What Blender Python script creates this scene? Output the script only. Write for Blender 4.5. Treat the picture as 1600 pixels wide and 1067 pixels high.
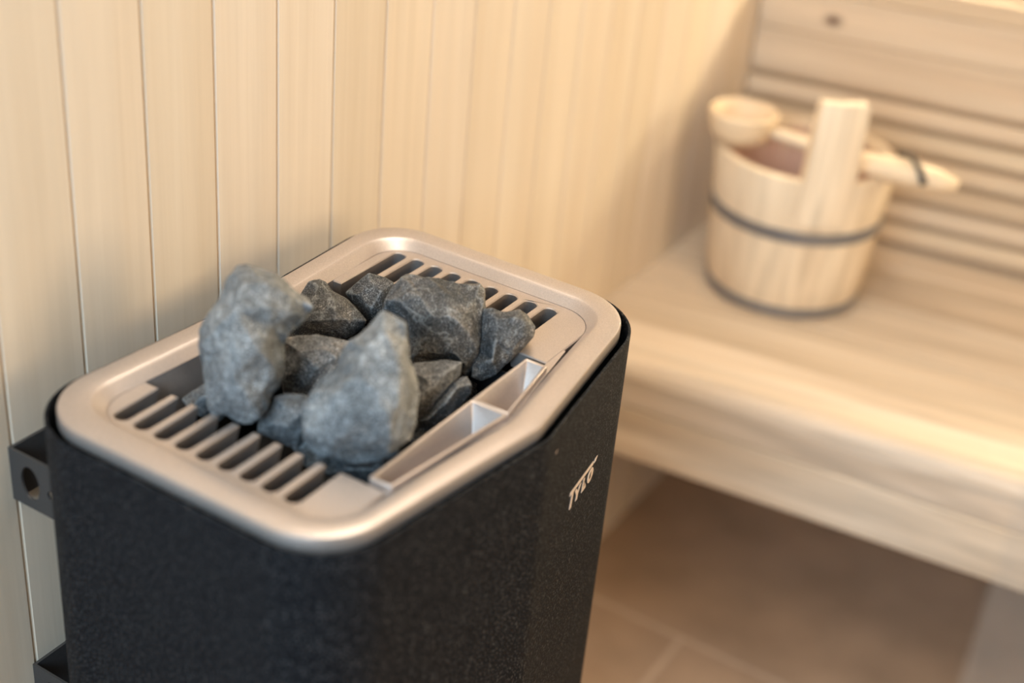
import bpy, bmesh, math, random
from mathutils import Vector, Matrix, noise
from mathutils.geometry import delaunay_2d_cdt, tessellate_polygon

# ------------------------------------------------------------------ clear
for o in list(bpy.data.objects):
    bpy.data.objects.remove(o, do_unlink=True)
scn = bpy.context.scene
COL = scn.collection

# ------------------------------------------------------------------ camera
CAM = Vector((-0.5618, -0.7218, 1.3518))
R0 = Vector((0.52897505, -0.84463009, 0.08237362))
R1 = Vector((-0.38606589, -0.32594732, -0.86296667))
R2 = Vector((0.75573707, 0.42468619, -0.49850087))
FPX = 2217.8
cd = bpy.data.cameras.new('camera')
cam = bpy.data.objects.new('camera', cd)
COL.objects.link(cam)
m = Matrix(((R0.x, -R1.x, -R2.x), (R0.y, -R1.y, -R2.y), (R0.z, -R1.z, -R2.z))).to_4x4()
m.translation = CAM
cam.matrix_world = m
cd.sensor_width = 36.0
cd.lens = FPX / 1600 * 36
cd.clip_start = 0.02
cd.dof.use_dof = True
cd.dof.focus_distance = 1.14
cd.dof.aperture_fstop = 2.1
scn.camera = cam

# ------------------------------------------------------------------ world, lights, exposure
scn.view_settings.view_transform = 'Standard'
scn.view_settings.look = 'None'
scn.view_settings.gamma = 1
scn.view_settings.use_curve_mapping = False
scn.view_settings.exposure = 0.17

w = bpy.data.worlds.new('daylight'); scn.world = w; w.use_nodes = True
bg = w.node_tree.nodes['Background']
bg.inputs[0].default_value = (0.88, 0.94, 1.0, 1)
bg.inputs[1].default_value = 0.7

def area(name, loc, target, sx, sy, power, color):
    l = bpy.data.lights.new(name, 'AREA'); l.shape = 'RECTANGLE'
    l.size = sx; l.size_y = sy; l.energy = power; l.color = color
    o = bpy.data.objects.new(name, l); COL.objects.link(o)
    o.location = loc
    o.rotation_euler = (Vector(target) - Vector(loc)).to_track_quat('-Z', 'Y').to_euler()
    return o
# daylight through the glass front of the cabin (behind and left of the camera)
area('daylight_window', (-1.55, -0.60, 1.70), (0.5, -0.3, 0.7), 0.9, 0.75, 30, (0.50, 0.76, 1.0))
# warm lamp under the cabin ceiling
area('ceiling_lamp', (0.50, -0.20, 2.10), (0.55, -0.30, 0.5), 0.9, 0.3, 9.5, (1.0, 0.90, 0.76))

# added warm fill light that lifts the bench front and the floor
area('bench_fill_light', (0.25, -1.35, 1.15), (1.05, -0.25, 0.25), 0.5, 0.5, 7.0, (1.0, 0.72, 0.42))

# ------------------------------------------------------------------ helpers
def ray(px, py):
    return R0 * ((px - 800) / FPX) + R1 * ((py - 533.5) / FPX) + R2
def at_z(px, py, z):
    d = ray(px, py); return CAM + d * ((z - CAM.z) / d.z)

def obj(name, bm, mat, parent=None, smooth=False, angle=None, **props):
    me = bpy.data.meshes.new(name)
    bmesh.ops.recalc_face_normals(bm, faces=bm.faces[:])
    bm.to_mesh(me); bm.free()
    if mat: me.materials.append(mat)
    if smooth:
        me.polygons.foreach_set('use_smooth', [True] * len(me.polygons))
        if angle is not None: me.set_sharp_from_angle(angle=math.radians(angle))
    o = bpy.data.objects.new(name, me); COL.objects.link(o)
    if parent: o.parent = parent
    for k, v in props.items(): o[k] = v
    return o
def empty(name, loc=(0, 0, 0), rz=0, **props):
    o = bpy.data.objects.new(name, None); COL.objects.link(o)
    o.location = loc; o.rotation_euler = (0, 0, rz); o.empty_display_size = 0.05
    for k, v in props.items(): o[k] = v
    return o
def bev(o, w, seg=2, ang=30):
    b = o.modifiers.new('bevel', 'BEVEL'); b.width = w; b.segments = seg
    b.limit_method = 'ANGLE'; b.angle_limit = math.radians(ang); b.harden_normals = False
    o.data.polygons.foreach_set('use_smooth', [True] * len(o.data.polygons))
    o.data.set_sharp_from_angle(angle=math.radians(50))
    return o
def add_box(bm, x0, x1, y0, y1, z0, z1):
    v = [bm.verts.new(p) for p in ((x0,y0,z0),(x1,y0,z0),(x1,y1,z0),(x0,y1,z0),(x0,y0,z1),(x1,y0,z1),(x1,y1,z1),(x0,y1,z1))]
    for f in ((0,3,2,1),(4,5,6,7),(0,1,5,4),(1,2,6,5),(2,3,7,6),(3,0,4,7)):
        bm.faces.new([v[i] for i in f])
def box(x0, x1, y0, y1, z0, z1):
    bm = bmesh.new(); add_box(bm, x0, x1, y0, y1, z0, z1); return bm
def prism(pts, z0, z1, tri=True):
    """closed vertical prism over a 2-D outline"""
    bm = bmesh.new()
    a = [bm.verts.new((p[0], p[1], z0)) for p in pts]
    b = [bm.verts.new((p[0], p[1], z1)) for p in pts]
    n = len(pts)
    bm.faces.new(a[::-1]); bm.faces.new(b)
    for i in range(n):
        j = (i + 1) % n
        bm.faces.new((a[i], a[j], b[j], b[i]))
    return bm
def prism_cdt(pts, z0, z1, ch=0.0009, draft=0.0021):
    """closed vertical prism over a concave outline"""
    P = []
    for p in pts:
        if not P or (Vector(p) - P[-1]).length > 1e-5: P.append(Vector(p))
    while (P[0] - P[-1]).length < 2e-5: P.pop()
    n = len(P)
    v = P; idx = list(range(n)); fc = tessellate_polygon([[Vector((p.x, p.y, 0)) for p in P]])
    bm = bmesh.new()
    def inset(i, ch=ch):
        t0 = (P[i] - P[i-1]).normalized(); t1 = (P[(i+1) % n] - P[i]).normalized()
        n0 = Vector((-t0.y, t0.x)); n1 = Vector((-t1.y, t1.x)); k = max(0.35, 1 + n0.dot(n1))
        return P[i] + (n0 + n1) * (ch / k)
    I = [inset(i) for i in range(n)]
    D = [inset(i, draft) for i in range(n)]
    a = [bm.verts.new((p.x, p.y, z0)) for p in D]; b = [bm.verts.new((p.x, p.y, z1 - ch)) for p in v]; c = [bm.verts.new((p.x, p.y, z1)) for p in I]
    for f in fc:
        bm.faces.new([a[i] for i in reversed(f)]); bm.faces.new([c[i] for i in f])
    for i in range(n):
        j = (i + 1) % n; bm.faces.new((b[i], b[j], c[j], c[i]))
    for i in range(n):
        j = (i + 1) % n
        bm.faces.new((a[idx[i]], a[idx[j]], b[idx[j]], b[idx[i]]))
    return bm
def rings(loops, closed_profile=False, cap=False):
    """bridge a list of closed loops of 3-D points (same count)"""
    bm = bmesh.new(); R = [[bm.verts.new(p) for p in L] for L in loops]
    n = len(loops[0]); rng = range(len(R) if closed_profile else len(R) - 1)
    for k in rng:
        A, B = R[k], R[(k + 1) % len(R)]
        for i in range(n):
            j = (i + 1) % n
            bm.faces.new((A[i], A[j], B[j], B[i]))
    if cap: bm.faces.new(R[-1])
    return bm
def roundpoly(corners, seg=10):
    """corners: (x, y, radius), returns outline points with rounded corners"""
    out = []; n = len(corners)
    for i in range(n):
        p = Vector(corners[i][:2]); r = corners[i][2]
        a = Vector(corners[i-1][:2]); c = Vector(corners[(i+1) % n][:2])
        u = (a - p).normalized(); v = (c - p).normalized()
        ang = u.angle(v); t = r / math.tan(ang / 2)
        s = p + u * t; e = p + v * t
        cen = p + (u + v).normalized() * (r / math.sin(ang / 2))
        a0 = math.atan2(s.y - cen.y, s.x - cen.x); a1 = math.atan2(e.y - cen.y, e.x - cen.x)
        d = (a1 - a0 + math.pi) % (2 * math.pi) - math.pi
        for k in range(seg + 1):
            t_ = a0 + d * k / seg
            out.append(Vector((cen.x + r * math.cos(t_), cen.y + r * math.sin(t_))))
    return out
def offset(pts, d):
    """outward offset of a smooth counter-clockwise outline"""
    n = len(pts); out = []
    for i in range(n):
        t = (pts[(i+1) % n] - pts[i-1]).normalized()
        out.append(pts[i] + Vector((t.y, -t.x)) * d)
    return out

# ------------------------------------------------------------------ materials
def newmat(name):
    mt = bpy.data.materials.new(name); mt.use_nodes = True
    nt = mt.node_tree; return mt, nt, nt.nodes['Principled BSDF']
def N(nt, t, **kw):
    n = nt.nodes.new(t)
    for k, v in kw.items(): setattr(n, k, v)
    return n
def ramp(nt, src, stops):
    r = N(nt, 'ShaderNodeValToRGB'); e = r.color_ramp.elements
    e[0].position, e[0].color = stops[0][0], (*stops[0][1], 1)
    e[1].position, e[1].color = stops[-1][0], (*stops[-1][1], 1)
    for p, c in stops[1:-1]:
        x = e.new(p); x.color = (*c, 1)
    nt.links.new(src, r.inputs[0]); return r
def mixc(nt, fac, a, b, mode='MIX'):
    x = N(nt, 'ShaderNodeMix', data_type='RGBA', blend_type=mode)
    for s, v in ((x.inputs[0], fac), (x.inputs[6], a), (x.inputs[7], b)):
        if isinstance(v, (int, float)): s.default_value = v
        elif isinstance(v, tuple): s.default_value = (*v, 1)
        else: nt.links.new(v, s)
    return x.outputs[2]

def wood(name, c_light, c_dark, grain='Z', pitch=None, pitch_axis='X', pitch_off=0.0, var=0.12, fine=260, knots=(), rough=0.5, contrast=1.0):
    mt, nt, bs = newmat(name)
    tc = N(nt, 'ShaderNodeTexCoord'); L = nt.links
    sep = N(nt, 'ShaderNodeSeparateXYZ'); L.new(tc.outputs['Object'], sep.inputs[0])
    oi = N(nt, 'ShaderNodeObjectInfo')
    # plank index gives every board its own shade and figure
    if pitch:
        s = N(nt, 'ShaderNodeMath', operation='SUBTRACT'); L.new(sep.outputs[pitch_axis], s.inputs[0]); s.inputs[1].default_value = pitch_off
        d = N(nt, 'ShaderNodeMath', operation='DIVIDE'); L.new(s.outputs[0], d.inputs[0]); d.inputs[1].default_value = pitch
        fl = N(nt, 'ShaderNodeMath', operation='FLOOR'); L.new(d.outputs[0], fl.inputs[0]); idx = fl.outputs[0]
    else:
        idx = oi.outputs['Random']
    wn = N(nt, 'ShaderNodeTexWhiteNoise', noise_dimensions='1D'); L.new(idx, wn.inputs['W'])
    mul = N(nt, 'ShaderNodeMath', operation='MULTIPLY'); L.new(wn.outputs['Value'], mul.inputs[0]); mul.inputs[1].default_value = 7.3
    comb = N(nt, 'ShaderNodeCombineXYZ')
    for i in range(3): L.new(mul.outputs[0], comb.inputs[i])
    add = N(nt, 'ShaderNodeVectorMath', operation='ADD'); L.new(tc.outputs['Object'], add.inputs[0]); L.new(comb.outputs[0], add.inputs[1])
    def stretched(across, along):
        mp = N(nt, 'ShaderNodeMapping'); L.new(add.outputs[0], mp.inputs[0])
        mp.inputs['Scale'].default_value = tuple(along if a == grain else across for a in 'XYZ'); return mp
    m1 = stretched(14, 1.0)
    n1 = N(nt, 'ShaderNodeTexNoise'); L.new(m1.outputs[0], n1.inputs[0]); n1.inputs['Scale'].default_value = 1.4; n1.inputs['Detail'].default_value = 5; n1.inputs['Distortion'].default_value = 0.5
    m2 = stretched(fine, 4)
    n2 = N(nt, 'ShaderNodeTexNoise'); L.new(m2.outputs[0], n2.inputs[0]); n2.inputs['Scale'].default_value = 1.0; n2.inputs['Detail'].default_value = 3
    m3 = stretched(40, 1.6)
    n3 = N(nt, 'ShaderNodeTexNoise'); L.new(m3.outputs[0], n3.inputs[0]); n3.inputs['Scale'].default_value = 1.0; n3.inputs['Detail'].default_value = 2; n3.inputs['Distortion'].default_value = 1.2
    r1 = ramp(nt, n1.outputs[0], [(0.35, c_dark), (0.68, c_light)])
    r3 = ramp(nt, n3.outputs[0], [(0.30, tuple(0.80 + 0.2 * (1 - contrast) for _ in range(3))), (0.62, (1, 1, 1))])
    c = mixc(nt, 0.8 * contrast, r1.outputs[0], r3.outputs[0], 'MULTIPLY')
    r2 = ramp(nt, n2.outputs[0], [(0.30, (0.93, 0.91, 0.89)), (0.65, (1.01, 1.01, 1.01))])
    c = mixc(nt, 0.7 * contrast, c, r2.outputs[0], 'MULTIPLY')
    rv = ramp(nt, wn.outputs['Value'], [(0.0, (1 - var, 1 - var * 1.25, 1 - var * 1.6)), (0.5, (1, 0.985, 0.97)), (1.0, (1.0, 1.0, 1.03))])
    c = mixc(nt, 1.0, c, rv.outputs[0], 'MULTIPLY')
    for (kx, ky, kz, rad) in knots:
        sb = N(nt, 'ShaderNodeVectorMath', operation='SUBTRACT'); L.new(tc.outputs['Object'], sb.inputs[0]); sb.inputs[1].default_value = (kx, ky, kz)
        ms = N(nt, 'ShaderNodeVectorMath', operation='MULTIPLY'); L.new(sb.outputs[0], ms.inputs[0]); ms.inputs[1].default_value = tuple(0.62 if a == grain else 1.0 for a in 'XYZ')
        ln = N(nt, 'ShaderNodeVectorMath', operation='LENGTH'); L.new(ms.outputs[0], ln.inputs[0])
        rk = ramp(nt, ln.outputs['Value'], [(rad * 0.6, (1, 1, 1)), (rad * 1.35, (0, 0, 0))])
        c = mixc(nt, rk.outputs[0], c, (0.16, 0.10, 0.07))
    L.new(c, bs.inputs['Base Color'])
    bs.inputs['Roughness'].default_value = rough
    bs.inputs['Specular IOR Level'].default_value = 0.35
    bp = N(nt, 'ShaderNodeBump'); bp.inputs['Strength'].default_value = 0.12; bp.inputs['Distance'].default_value = 0.001
    L.new(n2.outputs[0], bp.inputs['Height']); L.new(bp.outputs[0], bs.inputs['Normal'])
    return mt

LT, DK = (0.83, 0.72, 0.585), (0.78, 0.655, 0.51)
PITCH, SEAM0 = 0.07395, 0.0708
M_wall = wood('aspen_panelling', LT, DK, 'Z', PITCH, 'X', SEAM0, var=0.07, contrast=0.6)
M_bench = wood('aspen_bench', (0.81, 0.70, 0.575), (0.70, 0.57, 0.435), 'Y', var=0.08, fine=200, rough=0.42, contrast=1.25)
M_backrest = wood('aspen_backrest', (0.76, 0.62, 0.455), (0.66, 0.51, 0.36), 'Y', var=0.05, fine=200)
M_backtop = wood('aspen_knotty_board', (0.76, 0.62, 0.455), (0.66, 0.51, 0.36), 'Y', var=0.02, fine=200, knots=[(0.0, -0.109, 0.782, 0.0075)])
M_ceiling = wood('aspen_ceiling', LT, DK, 'X', 0.09, 'Y', 0, var=0.09)
M_stave = wood('pale_stave_wood', (0.93, 0.79, 0.61), (0.83, 0.67, 0.49), 'Z', var=0.05, fine=150, knots=[], contrast=1.2)
M_ladle = wood('pale_ladle_wood', (0.86, 0.70, 0.50), (0.78, 0.60, 0.40), 'X', var=0.03)
M_gap_shade = wood('shadow_gap_wood', (0.62, 0.45, 0.30), (0.54, 0.38, 0.24), 'Y', var=0.05)  # darker wood tone paints the shade between the slats

def metal_paint(name, col, rough, metallic, bump=0.0, scale=900):
    mt, nt, bs = newmat(name); L = nt.links
    tc = N(nt, 'ShaderNodeTexCoord')
    n = N(nt, 'ShaderNodeTexNoise'); L.new(tc.outputs['Object'], n.inputs[0]); n.inputs['Scale'].default_value = scale; n.inputs['Detail'].default_value = 2
    n2 = N(nt, 'ShaderNodeTexNoise'); L.new(tc.outputs['Object'], n2.inputs[0]); n2.inputs['Scale'].default_value = 14; n2.inputs['Detail'].default_value = 4
    r = ramp(nt, n.outputs[0], [(0.3, tuple(c * 0.86 for c in col)), (0.7, tuple(min(1, c * 1.1) for c in col))])
    r2 = ramp(nt, n2.outputs[0], [(0.3, (0.92,) * 3), (0.7, (1.0,) * 3)])
    L.new(mixc(nt, 1.0, r.outputs[0], r2.outputs[0], 'MULTIPLY'), bs.inputs['Base Color'])
    bs.inputs['Roughness'].default_value = rough; bs.inputs['Metallic'].default_value = metallic
    if bump:
        bp = N(nt, 'ShaderNodeBump'); bp.inputs['Strength'].default_value = bump; bp.inputs['Distance'].default_value = 0.0006
        L.new(n.outputs[0], bp.inputs['Height']); L.new(bp.outputs[0], bs.inputs['Normal'])
    return mt
M_silver = metal_paint('champagne_silver_casting', (0.60, 0.53, 0.49), 0.40, 0.7, 0.06, 1400)
M_shell = metal_paint('black_textured_steel', (0.026, 0.028, 0.034), 0.62, 0.0, 0.9, 1100)
# sparkle grain of the textured coat
nt = M_shell.node_tree; bs = nt.nodes['Principled BSDF']
tc = N(nt, 'ShaderNodeTexCoord'); vo = N(nt, 'ShaderNodeTexNoise'); nt.links.new(tc.outputs['Object'], vo.inputs[0]); vo.inputs['Scale'].default_value = 560; vo.inputs['Detail'].default_value = 1
rr = ramp(nt, vo.outputs[0], [(0.42, (0.0015, 0.003, 0.0055)), (0.57, (0.003, 0.0055, 0.0095)), (0.68, (0.060, 0.060, 0.062))])
nt.links.new(rr.outputs[0], bs.inputs['Base Color']); bs.inputs['Specular IOR Level'].default_value = 0.16
M_black = metal_paint('matt_black_steel', (0.012, 0.012, 0.013), 0.6, 0.0)
M_bracket = metal_paint('dark_grey_bracket_steel', (0.060, 0.056, 0.055), 0.5, 0.2)
M_hoop = metal_paint('grey_steel_band', (0.25, 0.255, 0.28), 0.38, 0.6)
M_logo = metal_paint('bright_badge_metal', (0.86, 0.72, 0.62), 0.45, 0.3)
M_liner = metal_paint('rosy_brown_liner', (0.62, 0.41, 0.32), 0.55, 0.0)
M_strap = metal_paint('dark_leather', (0.075, 0.06, 0.05), 0.6, 0.0)

def rockmat(name, c0, c1, c2, vein=0.35):
    mt, nt, bs = newmat(name); L = nt.links
    tc = N(nt, 'ShaderNodeTexCoord'); oi = N(nt, 'ShaderNodeObjectInfo')
    cb = N(nt, 'ShaderNodeCombineXYZ'); L.new(oi.outputs['Random'], cb.inputs[0])
    ad = N(nt, 'ShaderNodeVectorMath', operation='ADD'); L.new(tc.outputs['Object'], ad.inputs[0]); L.new(cb.outputs[0], ad.inputs[1])
    def noi(scale, det, dist=0.0):
        n = N(nt, 'ShaderNodeTexNoise'); L.new(ad.outputs[0], n.inputs[0]); n.inputs['Scale'].default_value = scale
        n.inputs['Detail'].default_value = det; n.inputs['Distortion'].default_value = dist; return n
    big, mid, fine = noi(28, 5, 0.6), noi(170, 5), noi(950, 3)
    r = ramp(nt, big.outputs[0], [(0.34, c0), (0.52, c1), (0.70, c2)])
    rm = ramp(nt, mid.outputs[0], [(0.34, (0.62,) * 3), (0.52, (1.0,) * 3), (0.72, (1.5,) * 3)])
    c = mixc(nt, 0.85, r.outputs[0], rm.outputs[0], 'MULTIPLY')
    rf = ramp(nt, fine.outputs[0], [(0.38, (0.5,) * 3), (0.54, (1.0,) * 3), (0.66, (3.4,) * 3)])
    c = mixc(nt, 0.85, c, rf.outputs[0], 'MULTIPLY')
    # thin pale mineral veins
    vn = noi(30, 5, 0.35)
    ab = N(nt, 'ShaderNodeMath', operation='SUBTRACT'); L.new(vn.outputs[0], ab.inputs[0]); ab.inputs[1].default_value = 0.5
    ab2 = N(nt, 'ShaderNodeMath', operation='ABSOLUTE'); L.new(ab.outputs[0], ab2.inputs[0])
    rv = ramp(nt, ab2.outputs[0], [(0.0, (vein,) * 3), (0.012, (0, 0, 0))])
    # chipped edges are paler (pointiness of the real mesh)
    ge = N(nt, 'ShaderNodeNewGeometry')
    rp = ramp(nt, ge.outputs['Pointiness'], [(0.515, (0, 0, 0)), (0.57, (0.55, 0.55, 0.55))])
    c = mixc(nt, rv.outputs[0], c, (0.46, 0.49, 0.50))
    c = mixc(nt, rp.outputs[0], c, (0.42, 0.43, 0.43))
    L.new(c, bs.inputs['Base Color']); bs.inputs['Roughness'].default_value = 0.72; bs.inputs['Specular IOR Level'].default_value = 0.35
    bp = N(nt, 'ShaderNodeBump'); bp.inputs['Strength'].default_value = 0.55; bp.inputs['Distance'].default_value = 0.0012
    L.new(mid.outputs[0], bp.inputs['Height'])
    bp2 = N(nt, 'ShaderNodeBump'); bp2.inputs['Strength'].default_value = 0.5; bp2.inputs['Distance'].default_value = 0.0005
    L.new(fine.outputs[0], bp2.inputs['Height']); L.new(bp.outputs[0], bp2.inputs['Normal']); L.new(bp2.outputs[0], bs.inputs['Normal'])
    return mt
M_rock_lit = rockmat('window_lit_sauna_stone', (0.11, 0.12, 0.128), (0.165, 0.175, 0.182), (0.26, 0.268, 0.27), 0.3)  # paler tones put the caught window light into the two high stones
M_rock_dark = rockmat('dark_grey_sauna_stone', (0.048, 0.052, 0.056), (0.080, 0.081, 0.083), (0.15, 0.138, 0.125), 0.35)
M_rock_mid = rockmat('mid_grey_sauna_stone', (0.085, 0.090, 0.094), (0.125, 0.127, 0.130), (0.20, 0.185, 0.17), 0.2)

# floor tiles
def tilemat():
    mt, nt, bs = newmat('brown_floor_tile'); L = nt.links
    tc = N(nt, 'ShaderNodeTexCoord')
    mp = N(nt, 'ShaderNodeMapping'); L.new(tc.outputs['Object'], mp.inputs[0])
    mp.inputs['Rotation'].default_value = (0, 0, math.radians(90)); mp.inputs['Location'].default_value = TILE_OFF
    br = N(nt, 'ShaderNodeTexBrick'); L.new(mp.outputs[0], br.inputs[0])
    br.inputs['Scale'].default_value = 1; br.inputs['Brick Width'].default_value = 0.9; br.inputs['Row Height'].default_value = 0.6
    br.inputs['Mortar Size'].default_value = 0.005; br.inputs['Mortar Smooth'].default_value = 0.2; br.offset = 0.5
    br.inputs['Color1'].default_value = (0.44, 0.32, 0.235, 1); br.inputs['Color2'].default_value = (0.46, 0.335, 0.245, 1)
    br.inputs['Mortar'].default_value = (0.58, 0.45, 0.36, 1)
    n = N(nt, 'ShaderNodeTexNoise'); L.new(tc.outputs['Object'], n.inputs[0]); n.inputs['Scale'].default_value = 9; n.inputs['Detail'].default_value = 6
    r = ramp(nt, n.outputs[0], [(0.3, (0.85,) * 3), (0.7, (1.1,) * 3)])
    L.new(mixc(nt, 1.0, br.outputs[0], r.outputs[0], 'MULTIPLY'), bs.inputs['Base Color'])
    bs.inputs['Roughness'].default_value = 0.5
    return mt
TILE_OFF = (0, 0, 0)
# rotated brick coords: X' = -y , Y' = x  (rot 90) ; joint lines at x = 0.93 and y = -0.205
TILE_OFF = (-0.205 + 0.45, -0.93 + 0.6, 0)
M_tile = tilemat()
def glassmat():
    """thin clear glass: mostly see-through, with a fixed share of mirror sheen"""
    mt, nt, bs = newmat('clear_door_glass'); L = nt.links
    tr = N(nt, 'ShaderNodeBsdfTransparent'); gl = N(nt, 'ShaderNodeBsdfGlossy'); gl.inputs['Roughness'].default_value = 0.08
    gl.inputs['Color'].default_value = (0.9, 0.95, 1.0, 1)
    fr = N(nt, 'ShaderNodeMixShader'); fr.inputs[0].default_value = 0.13
    L.new(tr.outputs[0], fr.inputs[1]); L.new(gl.outputs[0], fr.inputs[2])
    L.new(fr.outputs[0], nt.nodes['Material Output'].inputs[0]); nt.nodes.remove(bs)
    return mt
M_glass = glassmat()
M_far = metal_paint('dark_plaster', (0.42, 0.36, 0.30), 0.8, 0.0)
def emit(name, col, s):
    mt, nt, bs = newmat(name)
    bs.inputs['Emission Color'].default_value = (*col, 1); bs.inputs['Emission Strength'].default_value = s
    bs.inputs['Base Color'].default_value = (0.9, 0.9, 0.85, 1); return mt

# ------------------------------------------------------------------ the room
WX0, WX1, WY = -2.3, 1.95, -2.1
def struct(name, bm, mat, **k): return obj(name, bm, mat, kind='structure', **k)
struct('floor', box(WX0, WX1, WY, 0.0, -0.03, 0.0), M_tile)
struct('ceiling', box(WX0, WX1, WY, 0.0, 2.15, 2.18), M_ceiling)
# panelled wall: one mesh, tongue-and-groove joints modelled
def panel_wall():
    bm = bmesh.new(); i0 = math.floor((WX0 - SEAM0) / PITCH); i1 = math.ceil((WX1 - SEAM0) / PITCH)
    prof = []
    for i in range(i0, i1 + 1):
        x = SEAM0 + i * PITCH
        prof += [(x - 0.0013, 0.0), (x - 0.0006, 0.0022), (x + 0.0004, 0.0036), (x + 0.0010, 0.0030), (x + 0.0026, 0.0)]
    prof = [p for p in prof if WX0 < p[0] < WX1]
    prof = [(WX0, 0.0)] + prof + [(WX1, 0.0), (WX1, 0.02), (WX0, 0.02)]
    a = [bm.verts.new((p[0], p[1], 0.0)) for p in prof]; b = [bm.verts.new((p[0], p[1], 2.15)) for p in prof]
    n = len(prof)
    for i in range(n):
        j = (i + 1) % n; bm.faces.new((a[i], a[j], b[j], b[i]))
    bm.faces.new(a); bm.faces.new(b[::-1])
    return bm
struct('wall_left', panel_wall(), M_wall)
struct('wall_back', box(WX1, WX1 + 0.02, WY, 0.02, 0.0, 2.15), M_wall)
struct('wall_right', box(WX0, WX1, WY - 0.02, WY, 0.0, 2.15), M_far)

# ------------------------------------------------------------------ bench, backrest, light strip
TB = 0.17                                   # the back bench runs at a slight angle to the panelled wall
bench = empty('sauna_bench', (1.345, 0, 0), TB, label='low pale wooden sauna bench in the corner, carrying the bucket', category='bench')
# local frame: x = depth (negative towards the room), y = along the bench (negative to the right)
TF = 0.10 - TB                              # the front edge, slightly out of parallel with the back
def front_x(y): return -0.512 - y * math.tan(TF)
def bench_board(name, u0, u1, z0, z1, nose=False, yl=-1.95):
    """a board between fractions u0..u1 of the bench depth (0 = front, 1 = back)"""
    back = 0.30
    bm = bmesh.new(); sec = []
    for y in (0.10, yl):
        fx = front_x(y)
        xa = fx + u0 * (back - fx); xb = fx + u1 * (back - fx)
        if nose:
            r = 0.020; arc = [(xa + r - r * math.cos(t), z1 - r + r * math.sin(t)) for t in [math.pi / 2 * k / 6 for k in range(7)]]
            p = [(xa, z0)] + arc + [(xb, z1), (xb, z0)]
        else:
            e = 0.0015
            p = [(xa, z0), (xa, z1 - e), (xa + e, z1), (xb - e, z1), (xb, z1 - e), (xb, z0)]
        sec.append([bm.verts.new((q[0], y, q[1])) for q in p])
    A, B = sec
    for i in range(len(A)):
        j = (i + 1) % len(A); bm.faces.new((A[i], A[j], B[j], B[i]))
    bm.faces.new(A); bm.faces.new(B[::-1])
    # cut flush with the panelled wall (world y = 0)
    n = Vector((math.sin(TB), math.cos(TB), 0))
    co = Vector((0, 0, 0))
    bmesh.ops.bisect_plane(bm, geom=bm.verts[:] + bm.edges[:] + bm.faces[:], plane_co=co + n * -0.0005, plane_no=n, clear_outer=True)
    bmesh.ops.holes_fill(bm, edges=bm.edges[:], sides=0)
    return obj(name, bm, M_bench, bench, smooth=True, angle=25)
ZB = 0.463
us = [0, 0.125, 0.27, 0.415, 0.56, 0.705, 0.85, 1.0]
for k in range(7):
    bench_board('seat_board', us[k] + (0.0006 if k else 0), us[k+1] - 0.0006, ZB - 0.026, ZB, nose=(k == 0))
def front_board(name, z0, z1, dx):
    bm = bmesh.new(); sec = []
    for y in (0.10, -1.95):
        fx = front_x(y) + dx; e = 0.0025
        p = [(fx, z0 + e), (fx, z1 - e), (fx + e, z1), (fx + 0.024, z1), (fx + 0.024, z0), (fx + e, z0)]
        sec.append([bm.verts.new((q[0], y, q[1])) for q in p])
    A, B = sec
    for i in range(len(A)):
        j = (i + 1) % len(A); bm.faces.new((A[i], A[j], B[j], B[i]))
    bm.faces.new(A); bm.faces.new(B[::-1])
    n = Vector((math.sin(TB), math.cos(TB), 0))
    bmesh.ops.bisect_plane(bm, geom=bm.verts[:] + bm.edges[:] + bm.faces[:], plane_co=n * -0.0005, plane_no=n, clear_outer=True)
    bmesh.ops.holes_fill(bm, edges=bm.edges[:], sides=0)
    return obj(name, bm, M_bench, bench, smooth=True, angle=25)
front_board('front_board', 0.397, ZB - 0.0265, 0.0005)
front_board('front_board', 0.320, 0.396, 0.0005)

back = empty('slatted_backrest', (1.345, 0, 0), TB, label='upright pale wooden backrest of narrow slats behind the bucket', category='backrest')
def slat(name, z0, z1, mat, x0=0.0, x1=0.016):
    bm = box(x0, x1, -1.93, 0.0 - 0.003, z0, z1)
    bev(obj(name, bm, mat, back), 0.002, 2)
gaps = [0.687, 0.651, 0.614, 0.578, 0.542, 0.506, 0.470]
G = 0.0055
for a, b in zip(gaps[:-1], gaps[1:]):
    slat('slat', b + G, a - G, M_backrest)
slat('wide_board', gaps[0] + G, 0.757, M_backrest)
slat('wide_board', 0.758, 0.8165, M_backtop)
slat('wide_board', 0.8175, 0.846, M_backrest)
obj('light_stop_panel', box(0.018, 0.026, -1.93, -0.004, ZB + 0.001, 0.83), M_gap_shade, back)  # panel added to keep the strip light from leaking through the gaps

# light strip on a rail behind the backrest
rail = obj('light_strip', box(0.0, 0.03, -1.90, -0.05, 0.990, 1.010), M_silver, label='slim warm light strip glowing behind the top of the backrest', category='light strip')
rail.location = (1.578, 0, 0); rail.rotation_euler = (0, 0, 0.093)
obj('diffuser', box(-0.006, 0.0, -1.89, -0.06, 0.992, 1.008), emit('warm_strip_glow', (1.0, 0.86, 0.56), 100), rail)

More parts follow.
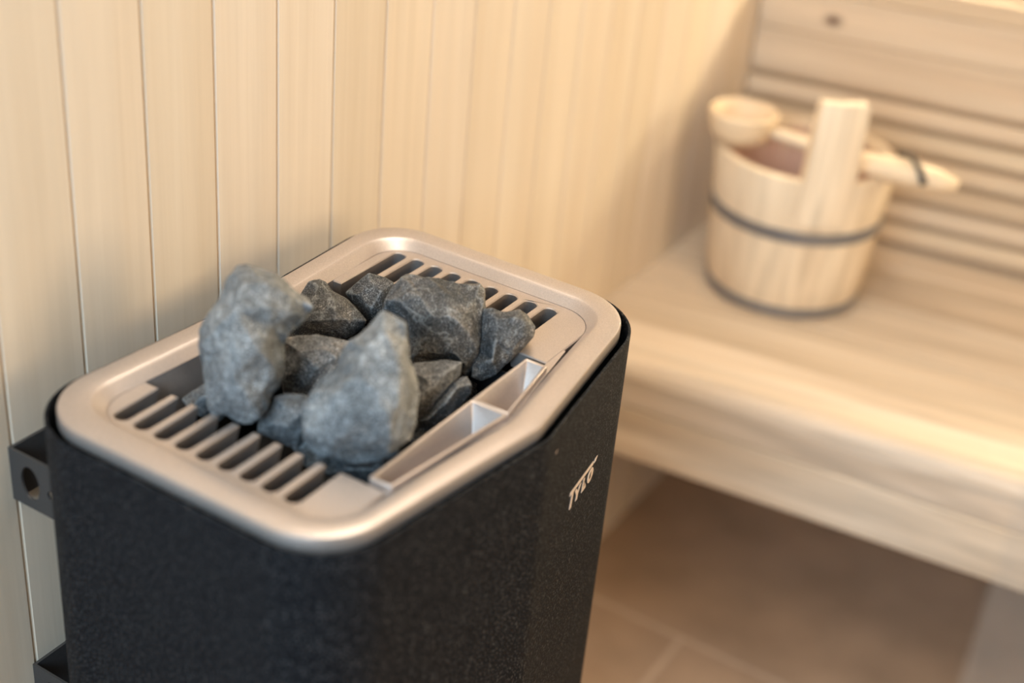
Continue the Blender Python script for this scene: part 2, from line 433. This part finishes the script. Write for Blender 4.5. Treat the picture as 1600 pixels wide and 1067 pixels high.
# ------------------------------------------------------------------ wooden bucket
BC = Vector((1.163, -0.171, ZB + 0.0005)); BR0, BR1 = 0.104, 0.121
bucket = empty('sauna_bucket', BC, 0, label='round wooden stave bucket with grey bands on the bench', category='bucket')
BH = 0.205
NST = 20
def br(z): return BR0 + (BR1 - BR0) * z / BH
def lathe(prof, seg=96, groove=False, cap=None):
    loops = []
    for (r, z) in prof:
        L = []
        for i in range(seg):
            a = 2 * math.pi * i / seg
            rr = r
            if groove:
                ph = (a / (2 * math.pi) * NST) % 1.0; d = min(ph, 1 - ph)
                if d < 0.03: rr -= 0.0010
            L.append((rr * math.cos(a), rr * math.sin(a), z))
        loops.append(L)
    return rings(loops)
bm = lathe([(br(0) - 0.014, 0.004), (br(0) - 0.002, 0.0), (br(0), 0.003)] + [(br(z), z) for z in (0.05, 0.10, 0.15, BH - 0.005)] +
           [(br(BH) - 0.001, BH - 0.001), (br(BH) - 0.004, BH), (br(BH) - 0.012, BH), (br(BH) - 0.015, BH - 0.003), (br(0.11) - 0.015, 0.11)], seg=NST * 12, groove=True)
obj('stave_wall', bm, M_stave, bucket, smooth=True, angle=35)
bm = lathe([(br(BH) - 0.0155, BH - 0.010), (br(0.10) - 0.0165, 0.10), (br(0.05) - 0.018, 0.05), (br(0) - 0.02, 0.014), (0.001, 0.012)], seg=64)
obj('liner', bm, M_liner, bucket, smooth=True)
bm = bmesh.new(); bmesh.ops.create_circle(bm, cap_ends=True, segments=64, radius=br(0) - 0.013, matrix=Matrix.Translation((0, 0, 0.005)))
obj('bottom', bm, M_stave, bucket)
def hoop(z0, z1):
    bm = lathe([(br(z0) - 0.0005, z0), (br(z0) + 0.0016, z0), (br(z1) + 0.0016, z1), (br(z1) - 0.0005, z1)], seg=96)
    return obj('band', bm, M_hoop, bucket, smooth=True, angle=30)
hoop(0.117, 0.134); hoop(0.005, 0.019)
# tall stave that serves as handle, nearest the camera's right
ph = at_z(1302, 318, ZB + BH - 0.012)
ha = math.atan2(ph.y - BC.y, ph.x - BC.x)
def handle_stave(ang, top):
    bm = bmesh.new(); loops = []
    W = 0.033
    for (z, w, t) in ((0.145, W, 0.0), (BH, W, 0.0), (BH + (top - BH) * 0.5, W * 0.97, 0.002), (top - 0.004, W * 0.93, 0.003), (top, W * 0.86, 0.006)):
        r = br(min(z, BH)) + 0.003 + (z - BH) * 0.03 * (z > BH)
        L = []
        for k in range(9):
            s = -1 + 2 * k / 8; L.append((r - 0.25 * (s * W) ** 2 / r * 2 - t * 0.3, s * w, z))
        for k in range(9):
            s = 1 - 2 * k / 8; L.append((r - 0.020 - 0.25 * (s * W) ** 2 / r * 2 + t * 0.3, s * w, z))
        loops.append(L)
    bm = rings(loops, cap=True)
    bmesh.ops.rotate(bm, verts=bm.verts[:], cent=(0, 0, 0), matrix=Matrix.Rotation(ang, 3, 'Z'))
    return obj('handle_stave', bm, M_stave, bucket, smooth=True, angle=40)
handle_stave(ha, 0.312)

# ladle lying across the bucket rim
def tube(bm, pts, rads, seg=16, flat=1.0):
    prev = None; R = []
    for i, p in enumerate(pts):
        d = (pts[min(i + 1, len(pts) - 1)] - pts[max(i - 1, 0)]).normalized()
        s = d.cross(Vector((0, 0, 1))).normalized(); u = s.cross(d)
        R.append([bm.verts.new(p + s * (rads[i] * math.cos(a)) + u * (rads[i] * flat * math.sin(a))) for a in [2 * math.pi * k / seg for k in range(seg)]])
    for A, B in zip(R[:-1], R[1:]):
        for k in range(seg):
            bm.faces.new((A[k], A[(k+1) % seg], B[(k+1) % seg], B[k]))
    bm.faces.new(R[0][::-1]); bm.faces.new(R[-1])
lad_z = ZB + BH + 0.004
P_b = at_z(1160, 194, ZB + BH + 0.027)      # bowl, just over the far left of the rim
P_e = at_z(1496, 292, ZB + BH + 0.012)      # tip of the handle, over the right of the rim
ladle = empty('sauna_ladle', P_b, math.atan2(P_e.y - P_b.y, P_e.x - P_b.x), label='pale wooden ladle lying across the bucket rim with a dark strap', category='ladle')
LL = (P_e - P_b).length
prof = [(0.0, -0.026), (0.022, -0.024), (0.038, -0.014), (0.044, 0.002), (0.046, 0.018), (0.043, 0.021), (0.039, 0.016), (0.036, 0.0), (0.024, -0.013), (0.0005, -0.018)]
bm = lathe([(max(r, 0.0005), z) for r, z in prof], seg=40)
obj('bowl', bm, M_ladle, ladle, smooth=True, angle=50)
bm = bmesh.new()
hp = [Vector((0.032 + (LL - 0.032) * t, 0, -0.013 * min(1.0, t / 0.5))) for t in [k / 10 for k in range(11)]]
tube(bm, hp, [0.010, 0.011, 0.012, 0.014, 0.016, 0.018, 0.020, 0.0215, 0.021, 0.018, 0.008], 16, 0.75)
obj('handle', bm, M_ladle, ladle, smooth=True)
bm = bmesh.new()
sx = LL - 0.060
tube(bm, [Vector((sx - 0.022, 0.024, 0.002)), Vector((sx - 0.013, 0.011, 0.0075)), Vector((sx, -0.003, 0.0085)), Vector((sx + 0.012, -0.016, 0.002)), Vector((sx + 0.022, -0.026, -0.012))], [0.0045, 0.0038, 0.0035, 0.004, 0.005], 8)
obj('strap', bm, M_strap, ladle, smooth=True)

# ------------------------------------------------------------------ heater
HO = Vector((0.0055, -0.1018, 0.0)); ZR, ZP = 0.811, 0.803
heater = empty('sauna_heater', (HO.x, HO.y, 0.16), 0, label='black wall-hung sauna heater with silver slotted top full of stones', category='heater')
HB = Vector((0, 0, -0.16))
def hobj(name, bm, mat, parent=None, smooth=True, angle=35, **k):
    for v in bm.verts: v.co.z -= 0.16
    o = obj(name, bm, mat, parent or heater, smooth=smooth, angle=angle, **k)
    return o
# counter-clockwise outline in metres, x along the wall, y towards the wall
OUT = roundpoly([(-0.036, -0.209, 0.052), (0.165, -0.2375, 0.040), (0.366, -0.209, 0.056), (0.366, 0.045, 0.046), (0.155, 0.038, 0.9), (-0.036, 0.053, 0.050)], 14)
INN = roundpoly([(-0.013, -0.1955, 0.034), (0.160, -0.2175, 0.022), (0.347, -0.1925, 0.040), (0.347, 0.026, 0.034), (0.155, 0.0195, 0.9), (-0.013, 0.031, 0.034)], 14)
INB = roundpoly([(-0.006, -0.1895, 0.028), (0.160, -0.2105, 0.017), (0.340, -0.1865, 0.034), (0.340, 0.017, 0.028), (0.155, 0.0115, 0.9), (-0.006, 0.022, 0.028)], 14)
def L3(pts, z): return [(p.x, p.y, z) for p in pts]
frame_loops = [L3(offset(OUT, -0.002), ZR - 0.014), L3(OUT, ZR - 0.012), L3(OUT, ZR - 0.0022), L3(offset(OUT, -0.0006), ZR - 0.0007), L3(offset(OUT, -0.0020), ZR)]
inn_o = offset(INN, 0.002)
frame_loops += [L3(inn_o, ZR), L3(offset(INN, 0.0005), ZR - 0.0006), L3(offset(INN, -0.0015), ZR - 0.0022), L3(offset(INB, 0.0012), ZP + 0.0012), L3(INB, ZP + 0.0002)]
frame_loops += [L3(INB, ZP - 0.045)]
top = hobj('top_frame', rings(frame_loops), M_silver, angle=28)
# slotted grilles at both ends, ribs open towards the stone pit
SL, SW = 0.01875, 0.0062
def section(pts, cond):
    """the continuous run of outline points that satisfies cond"""
    n = len(pts); s = next(i for i in range(n) if cond(pts[i]) and not cond(pts[i-1]))
    out = []; i = s
    while cond(pts[i % n]): out.append(pts[i % n]); i += 1
    return out
def grille(near):
    seg = 5
    if near:
        xe, xr, xt = 0.046, 0.051, 0.0
        run = section(INB, lambda p: p.x < xe)             # goes from back to front round the near end (ccw)
        sgn = 1
    else:
        xe, xr, xt = 0.254, 0.266, 0.331
        run = section(INB, lambda p: p.x > xe)
        sgn = -1
    pts = list(run)
    # ccw: near run ends at the front; the comb then goes from front to back along the pit edge
    rng = range(8, -1, -1) if near else range(0, 9)
    pts.append(Vector((xe, run[-1].y)))
    for i in rng:
        y = -i * SL
        y0, y1 = (y - SW, y + SW) if near else (y + SW, y - SW)
        pts.append(Vector((xe, y0)))
        # rounded blind end of the slot
        for k in range(seg * 2 + 1):
            a = -math.pi / 2 + math.pi * k / (seg * 2)
            dx = math.cos(a) * SW * 0.8
            pts.append(Vector((xt + sgn * (SW * 0.8 - dx), y + (math.sin(a) * SW if near else -math.sin(a) * SW))))
        pts.append(Vector((xe, y1)))
    pts.append(Vector((xe, run[0].y)))
    bm = prism_cdt(pts, ZP - 0.016, ZP)
    g = hobj('slotted_grille', bm, M_silver)
    g.data.set_sharp_from_angle(angle=math.radians(40))
    return g
grille(True); grille(False)
# side walls of the stone pit below the grilles and along the trays
bm = bmesh.new(); add_box(bm, 0.044, 0.046, -0.185, 0.012, 0.70, ZP - 0.0165); add_box(bm, 0.2455, 0.2475, -0.185, 0.012, 0.70, ZP - 0.0165)
add_box(bm, 0.046, 0.2455, -0.185, -0.183, 0.70, ZP - 0.027); add_box(bm, -0.02, 0.35, -0.188, 0.012, 0.698, 0.70)
hobj('stone_basket', bm, M_black, smooth=False)
# water trays
def tray(name, xa, xb, yi, yoa, yob, zf, floor_w, xs0, xs1):
    z = ZP + 0.0045; t = 0.0022
    o = [(xa, yoa), (xb, yob), (xb, yi), (xa, yi)]
    i = [(xa + t, yoa + t), (xb - t, yob + t), (xb - t, yi - t), (xa + t, yi - t)]
    ym = [(yoa + yi) / 2, (yob + yi) / 2]
    f = [(xa + xs0, ym[0] - floor_w), (xb - xs1, ym[1] - floor_w), (xb - xs1, ym[1] + floor_w), (xa + xs0, ym[0] + floor_w)]
    loops = [[(p[0], p[1], z - 0.032) for p in o], [(p[0], p[1], z) for p in o], [(p[0], p[1], z) for p in i], [(p[0], p[1], zf) for p in f]]
    bm = rings(loops, cap=True)
    t_ = hobj(name, bm, M_silver)
    b = t_.modifiers.new('bevel', 'BEVEL'); b.width = 0.0009; b.segments = 2; b.limit_method = 'ANGLE'; b.angle_limit = math.radians(25)
    return t_
tray('water_tray', 0.0480, 0.1695, -0.1775, -0.1955, -0.2085, ZP - 0.020, 0.0052, 0.006, 0.012)
tray('water_tray', 0.1695, 0.2440, -0.1775, -0.2085, -0.1965, ZP - 0.018, 0.0009, 0.010, 0.016)
# plate strip between trays and rim
bm = prism([(0.040, -0.190), (0.165, -0.2105), (0.28, -0.192), (0.28, -0.19), (0.2445, -0.19), (0.2445, -0.1955), (0.1695, -0.2085), (0.0480, -0.1950)], ZP - 0.02, ZP - 0.0005)
hobj('tray_ledge', bm, M_silver, smooth=False)
# outer shell
SH = offset(OUT, 0.0085); SI = offset(OUT, 0.0062)
loops = [L3(SI, 0.17), L3(SH, 0.165), L3(SH, 0.8035), L3(offset(OUT, 0.0079), 0.8043), L3(offset(OUT, 0.0068), 0.8043), L3(SI, 0.8035), L3(SI, 0.17)]
shell = hobj('outer_shell', rings(loops), M_shell, angle=30)
# dark inner casing that carries the silver top
CI = offset(OUT, -0.006)
bm = rings([L3(CI, 0.18), L3(CI, ZR - 0.013)]); hobj('inner_casing', bm, M_black)
bm = rings([L3(SI, 0.175), L3(CI, 0.175)], cap=True); hobj('bottom_plate', bm, M_black)

# raised letters on the far facet of the front
fa, fb = Vector((0.165, -0.246)), Vector((0.366, -0.2175))
e = (fb - fa).normalized(); nrm = Vector((e.y, -e.x))
def facet(px, py):
    p0 = Vector((HO.x + fa.x + nrm.x * 0.0, HO.y + fa.y + nrm.y * 0.0, 0)); n3 = Vector((nrm.x, nrm.y, 0))
    d = ray(px, py); t = (p0 - CAM).dot(n3) / d.dot(n3); P = CAM + d * t
    return Vector((P.x - HO.x - fa.x, P.y - HO.y - fa.y)).dot(e), P.z
s0, z0 = facet(888, 797); s1, z1 = facet(921, 752); s2, z2 = facet(882, 779)
LH = 0.0138                                # letter height
def badge(name, polys, s0, z0, width):
    """letters drawn on a unit grid (x right, y up), slanted a little like the badge"""
    bm = bmesh.new()
    base = fa + e * s0
    for poly in polys:
        fr = []; bk = []
        for (x, y) in poly:
            q = base + e * ((x + 0.12 * y) * width)
            o1 = q + nrm * 0.0006; o0 = q - nrm * 0.0012
            fr.append(bm.verts.new((o1.x, o1.y, z0 + y * LH))); bk.append(bm.verts.new((o0.x, o0.y, z0 + y * LH)))
        bm.faces.new(fr); bm.faces.new(bk[::-1])
        for i in range(len(fr)):
            j = (i + 1) % len(fr); bm.faces.new((fr[i], fr[j], bk[j], bk[i]))
    bmesh.ops.triangulate(bm, faces=[f for f in bm.faces if len(f.verts) > 4])
    return hobj(name, bm, M_logo, shell, smooth=False, label='small bright raised lettering')
shell_letters = []
T = [(0.02, 0), (0.24, 0), (0.24, 1.02), (0.02, 1.02)]
BAR = [(-0.25, 1.02), (2.75, 1.02), (2.75, 1.25), (-0.25, 1.25)]
Y = [(0.80, 0), (1.02, 0), (1.02, 0.36), (1.30, 0.86), (1.08, 0.86), (0.91, 0.54), (0.72, 0.86), (0.48, 0.86), (0.80, 0.36)]
Lq = [(1.56, 0), (2.10, 0), (2.10, 0.18), (1.76, 0.18), (1.76, 0.86), (1.56, 0.86)]
O1 = [(2.62 + 0.37 * math.cos(a), 0.43 + 0.45 * math.sin(a)) for a in [math.radians(x) for x in range(90, 271, 15)]] + [(2.62 + 0.17 * math.cos(a), 0.43 + 0.25 * math.sin(a)) for a in [math.radians(x) for x in range(270, 89, -15)]]
O2 = [(2.62 + 0.37 * math.cos(a), 0.43 + 0.45 * math.sin(a)) for a in [math.radians(x) for x in range(-90, 91, 15)]] + [(2.62 + 0.17 * math.cos(a), 0.43 + 0.25 * math.sin(a)) for a in [math.radians(x) for x in range(90, -91, -15)]]
U2 = [(2.86, 1.02), (3.12, 1.02), (3.30, 1.25), (2.98, 1.25)]
badge('brand_lettering', [T, BAR, Y, Lq, O1, O2, U2], s0, z0, (s1 - s0) / 2.75)
# a small pale chip in the coating above the lettering
sc, zc = facet(869, 706)
bm = bmesh.new(); q0 = fa + e * sc + nrm * 0.0004
bm.faces.new([bm.verts.new((q0.x + e.x * a, q0.y + e.y * a, zc + b)) for a, b in ((-0.0022, -0.0008), (0.0004, -0.0012), (0.0020, 0.0010), (0.0012, 0.0018), (-0.0008, 0.0006))])
bmesh.ops.solidify(bm, geom=bm.faces[:], thickness=0.0005)
hobj('coating_chip', bm, M_logo, shell, smooth=False, label='tiny pale chip in the black coating')

# wall brackets
def bracket(z):
    """side plate with a keyhole, plus a flange against the wall"""
    x = -0.0065 - HO.x; yw = 0.1016; yh = 0.045
    h = 0.046
    # plate in the y-z plane with a round-ended hole
    out = [(yw, z), (yh, z), (yh, z - h), (yw, z - h)]
    hole = []
    cy, cz = yw - 0.0205, z - 0.0235
    for k in range(24):
        a = 2 * math.pi * k / 24; hole.append((cy + 0.0095 * math.cos(a) , cz + 0.0145 * math.sin(a)))
    small = [(yw - 0.041 + 0.003 * math.cos(2 * math.pi * k / 12), z - 0.0255 + 0.0042 * math.sin(2 * math.pi * k / 12)) for k in range(12)]
    polys = [out, hole, small]; flat = [p for q in polys for p in q]
    fc = tessellate_polygon([[Vector((p[0], p[1], 0)) for p in q] for q in polys])
    bm = bmesh.new()
    A = [bm.verts.new((x, p[0], p[1])) for p in flat]; B = [bm.verts.new((x + 0.002, p[0], p[1])) for p in flat]
    for f in fc:
        bm.faces.new([A[i] for i in f]); bm.faces.new([B[i] for i in reversed(f)])
    s = 0
    for q in polys:
        for i in range(len(q)):
            j = (i + 1) % len(q); bm.faces.new((A[s + i], A[s + j], B[s + j], B[s + i]))
        s += len(q)
    add_box(bm, x + 0.0021, x + 0.036, yw - 0.0025, yw, z - h, z)
    return hobj('wall_bracket', bm, M_bracket, smooth=False)
bracket(0.742); bracket(0.532)

# ------------------------------------------------------------------ stones
TEX = {}
def tex(name, kind, size, depth=3):
    t = bpy.data.textures.new(name, kind); t.noise_scale = size
    if kind == 'CLOUDS': t.noise_depth = depth
    return t
T_big = tex('stone_dents', 'CLOUDS', 0.022, 4); T_fine = tex('stone_grain', 'CLOUDS', 0.0045, 2)
T_vor = bpy.data.textures.new('stone_chips', 'VORONOI'); T_vor.noise_scale = 0.013
def stone(label, outline, sc, org, zc, thick, mat, ridges=(), seed=0, cpix=None, back=0.72, jit=0.35, facets=0.014):
    """outline: silhouette corners; ridges: (x, y, height) facet corners standing out towards the room"""
    rnd = random.Random(seed)
    px = [(org[0] + x / sc, org[1] + y / sc) for x, y in outline]
    cx = sum(p[0] for p in px) / len(px); cy = sum(p[1] for p in px) / len(px)
    c = cpix or (cx, cy)
    P0 = at_z(c[0], c[1], zc); dep = (P0 - CAM).dot(R2)
    cen = CAM + ray(cx, cy) * dep
    pts2 = [Vector(p) for p in px]; h = [rnd.uniform(-jit, jit) * thick * 0.35 for _ in px]
    for (x, y, hh) in ridges:
        pts2.append(Vector((org[0] + x / sc, org[1] + y / sc))); h.append(hh * thick * 1.35)
    n = len(px)
    v, eg, fc, ov, *_ = delaunay_2d_cdt(pts2, [(i, (i + 1) % n) for i in range(n)], [], 1, 1e-5)
    bm = bmesh.new()
    def P(q, hh): 
        d = ray(q[0], q[1]); return CAM + d * (dep - hh) - cen
    V = [bm.verts.new(P(v[k], h[ov[k][0]] if ov[k] else 0)) for k in range(len(v))]
    for f in fc: bm.faces.new([V[i] for i in f])
    rim = [next(k for k in range(len(v)) if i in ov[k]) for i in range(n)]
    midr = [bm.verts.new(P((cx + (p[0] - cx) * 0.97, cy + (p[1] - cy) * 0.97), -thick * rnd.uniform(0.28, 0.45))) for p in px]
    bk = [bm.verts.new(P((cx + (p[0] - cx) * back * 0.85, cy + (p[1] - cy) * back * 0.85), -thick * rnd.uniform(0.62, 0.8))) for p in px]
    cb = bm.verts.new(P((cx, cy), -thick * 0.9))
    for i in range(n):
        j = (i + 1) % n
        bm.faces.new((V[rim[i]], V[rim[j]], midr[j], midr[i])); bm.faces.new((midr[i], midr[j], bk[j], bk[i])); bm.faces.new((bk[i], bk[j], cb))
    bmesh.ops.triangulate(bm, faces=bm.faces[:])
    o = obj('sauna_stone', bm, mat, smooth=True, label=label, category='stone', group='stones piled in the heater')
    o.location = cen
    def disp(nm, t, st, md):
        d = o.modifiers.new(nm, 'DISPLACE'); d.texture = t; d.strength = st; d.mid_level = md; d.texture_coords = 'GLOBAL'
    r = o.modifiers.new('fill', 'REMESH'); r.mode = 'VOXEL'; r.voxel_size = 0.0018
    disp('dents', T_big, 0.0034, 0.5)
    dc = o.modifiers.new('facets', 'DECIMATE'); dc.ratio = facets       # broken, flat facets
    r = o.modifiers.new('remesh', 'REMESH'); r.mode = 'VOXEL'; r.voxel_size = 0.00095; r.use_smooth_shade = True
    s = o.modifiers.new('smooth', 'SMOOTH'); s.iterations = 1; s.factor = 0.3
    disp('chips', T_vor, 0.0016, 0.35); disp('grain', T_fine, 0.0010, 0.5)
    return o
C1 = (2.6667, (280, 380)); C6 = (3.81, (300, 400)); C7 = (3.81, (440, 480)); C8 = (5.336, (590, 420))
stone('tall window-lit grey stone standing highest at the left of the pile', [(270,55),(335,52),(400,75),(480,90),(540,130),(600,190),(680,250),(733,310),(690,360),(620,420),(575,470),(545,530),(553,600),(540,700),(520,780),(470,835),(455,900),(410,970),(350,998),(270,990),(190,940),(125,950),(90,900),(75,800),(70,700),(60,620),(35,540),(45,440),(80,370),(160,260),(200,170),(240,100)],
      *C6, 0.848, 0.062, M_rock_lit, facets=0.035, ridges=[(355,75,.12),(450,170,.34),(560,215,.26),(660,262,.10),(300,150,.36),(460,300,.40),(480,420,.26),(600,340,.22),(250,330,.50),(150,420,.36),(230,560,.50),(400,560,.48),(480,650,.28),(240,720,.40),(130,700,.18),(330,830,.36),(420,800,.24),(170,860,.2),(300,930,.16)], seed=3)
stone('window-lit grey wedge-shaped stone leaning up at the front centre of the pile', [(600,20),(650,30),(700,60),(740,90),(745,200),(760,300),(800,420),(815,560),(805,680),(770,780),(700,830),(690,870),(600,905),(440,925),(330,905),(270,890),(210,890),(130,790),(112,720),(130,600),(180,500),(230,420),(330,360),(360,260),(400,200),(470,160),(520,110)],
      *C7, 0.836, 0.060, M_rock_lit, facets=0.030, ridges=[(700,110,.10),(600,110,.22),(690,300,.36),(715,460,.40),(690,590,.44),(500,250,.30),(450,400,.42),(330,500,.38),(560,480,.46),(350,640,.40),(230,620,.26),(540,640,.46),(600,600,.5),(640,620,.5),(400,740,.36),(320,770,.32),(150,735,.16),(500,800,.28),(650,780,.36),(640,860,.16),(300,850,.16),(700,800,.2),(780,600,.12)], seed=5)
stone('largest dark stone at the back right, with a brownish top face', [(30,370),(60,250),(130,140),(190,80),(240,50),(300,60),(420,70),(540,90),(640,110),(690,130),(760,125),(860,130),(885,160),(900,260),(908,400),(905,560),(880,760),(820,830),(740,900),(690,870),(600,800),(450,790),(300,810),(260,740),(240,600),(230,440),(150,390),(80,350)],
      *C8, 0.822, 0.060, M_rock_dark, [(250,100,.12),(240,190,.26),(200,270,.30),(330,230,.34),(480,400,.46),(600,400,.46),(680,440,.44),(760,540,.34),(820,650,.22),(850,740,.10),(420,330,.42),(300,420,.34),(400,560,.34),(560,600,.34),(640,700,.28),(560,200,.26),(700,260,.26),(800,260,.16),(860,400,.10),(450,700,.24),(320,700,.18),(740,780,.22),(130,260,.16)], seed=8)
stone('speckled dark stone at the right end, against the grille slots', [(880,330),(940,315),(1000,340),(1060,355),(1120,350),(1190,348),(1240,380),(1290,450),(1312,500),(1300,560),(1250,620),(1180,690),(1100,760),(1010,850),(930,920),(850,930),(780,900),(800,800),(850,700),(870,500)],
      *C8, 0.815, 0.036, M_rock_dark, [(1000,420,.26),(1150,400,.26),(1230,440,.2),(1220,560,.26),(1100,560,.34),(1130,660,.24),(980,600,.36),(960,760,.3),(880,860,.14)], seed=11)
stone('dark stone with a rounded knob on top, beside the tall pale one', [(400,350),(450,320),(520,190),(540,158),(585,148),(612,165),(632,196),(700,230),(745,275),(778,325),(765,360),(700,395),(600,395),(500,392),(420,390)],
      *C1, 0.806, 0.045, M_rock_dark, [(575,180,.18),(560,230,.28),(640,240,.32),(660,310,.40),(580,320,.36),(500,320,.26),(710,320,.28),(640,355,.24),(730,345,.14)], seed=14)
stone('small dark angular stone at the back, under the first grille slots', [(690,207),(750,155),(790,127),(830,135),(890,165),(900,240),(880,300),(830,340),(780,335),(745,280)],
      *C1, 0.803, 0.042, M_rock_dark, [(790,160,.2),(840,200,.3),(760,220,.26),(800,270,.34)], seed=17)
stone('brownish grey stone low in the middle, behind the front wedge', [(430,400),(500,388),(560,385),(640,395),(700,405),(760,400),(740,480),(680,560),(600,640),(520,660),(440,650),(425,560),(428,470)],
      *C1, 0.800, 0.045, M_rock_mid, [(500,450,.26),(570,520,.36),(460,550,.2),(600,440,.26),(660,470,.3),(520,590,.24)], seed=20)
stone('small grey stone squeezed between the two pale front stones', [(395,640),(450,625),(530,635),(560,660),(560,760),(520,830),(490,855),(430,835),(365,800),(328,785),(330,740),(370,690)],
      *C1, 0.795, 0.040, M_rock_mid, [(440,680,.26),(520,700,.26),(440,760,.34),(380,750,.2),(490,800,.16)], seed=23)
stone('flat grey triangular stone under the largest dark one', [(940,520),(980,508),(1100,488),(1178,494),(1172,550),(1110,612),(1060,670),(1010,750),(960,800),(940,700),(935,600)],
      *C1, 0.797, 0.040, M_rock_mid, [(1020,560,.28),(1110,540,.26),(1060,600,.3),(1000,660,.26),(970,730,.14)], seed=26)
stone('small brown stone low beside the water trays', [(1140,565),(1200,553),(1217,580),(1215,625),(1160,690),(1100,740),(1040,780),(980,830),(940,820),(960,740),(1050,650)],
      *C1, 0.782, 0.036, M_rock_mid, [(1160,600,.3),(1100,670,.34),(1030,740,.26)], seed=29)
stone('dark stone mostly hidden at the left end, behind the tall pale one', [(15,650),(50,615),(100,588),(160,580),(220,620),(230,700),(170,740),(90,720),(40,690)],
      *C1, 0.785, 0.036, M_rock_mid, [(100,640,.3),(170,660,.3)], seed=32)
stone('black stone deep in the pit under the front wedge', [(470,850),(520,828),(580,860),(650,890),(760,900),(850,900),(880,960),(800,1010),(700,1000),(600,960),(520,930)],
      *C1, 0.770, 0.040, M_rock_dark, [(600,910,.26),(720,940,.3),(820,940,.2)], seed=35)
stone('dark stone deep in the pit between the right stones', [(1180,560),(1230,520),(1290,560),(1300,620),(1250,670),(1180,700),(1120,690),(1120,620)],
      *C1, 0.755, 0.040, M_rock_dark, [(1210,600,.3)], seed=38)

# ------------------------------------------------------------------ glass pane of the cabin front, at the right
g0 = CAM + ray(1552, 900) * 0.72
gl = obj('glass_panel', box(0, 0.008, -0.45, 0, 0, 1.95), M_glass, label='clear upright glass panel at the lower right corner', category='glass panel')
gl.location = (g0.x, g0.y, 0.0)
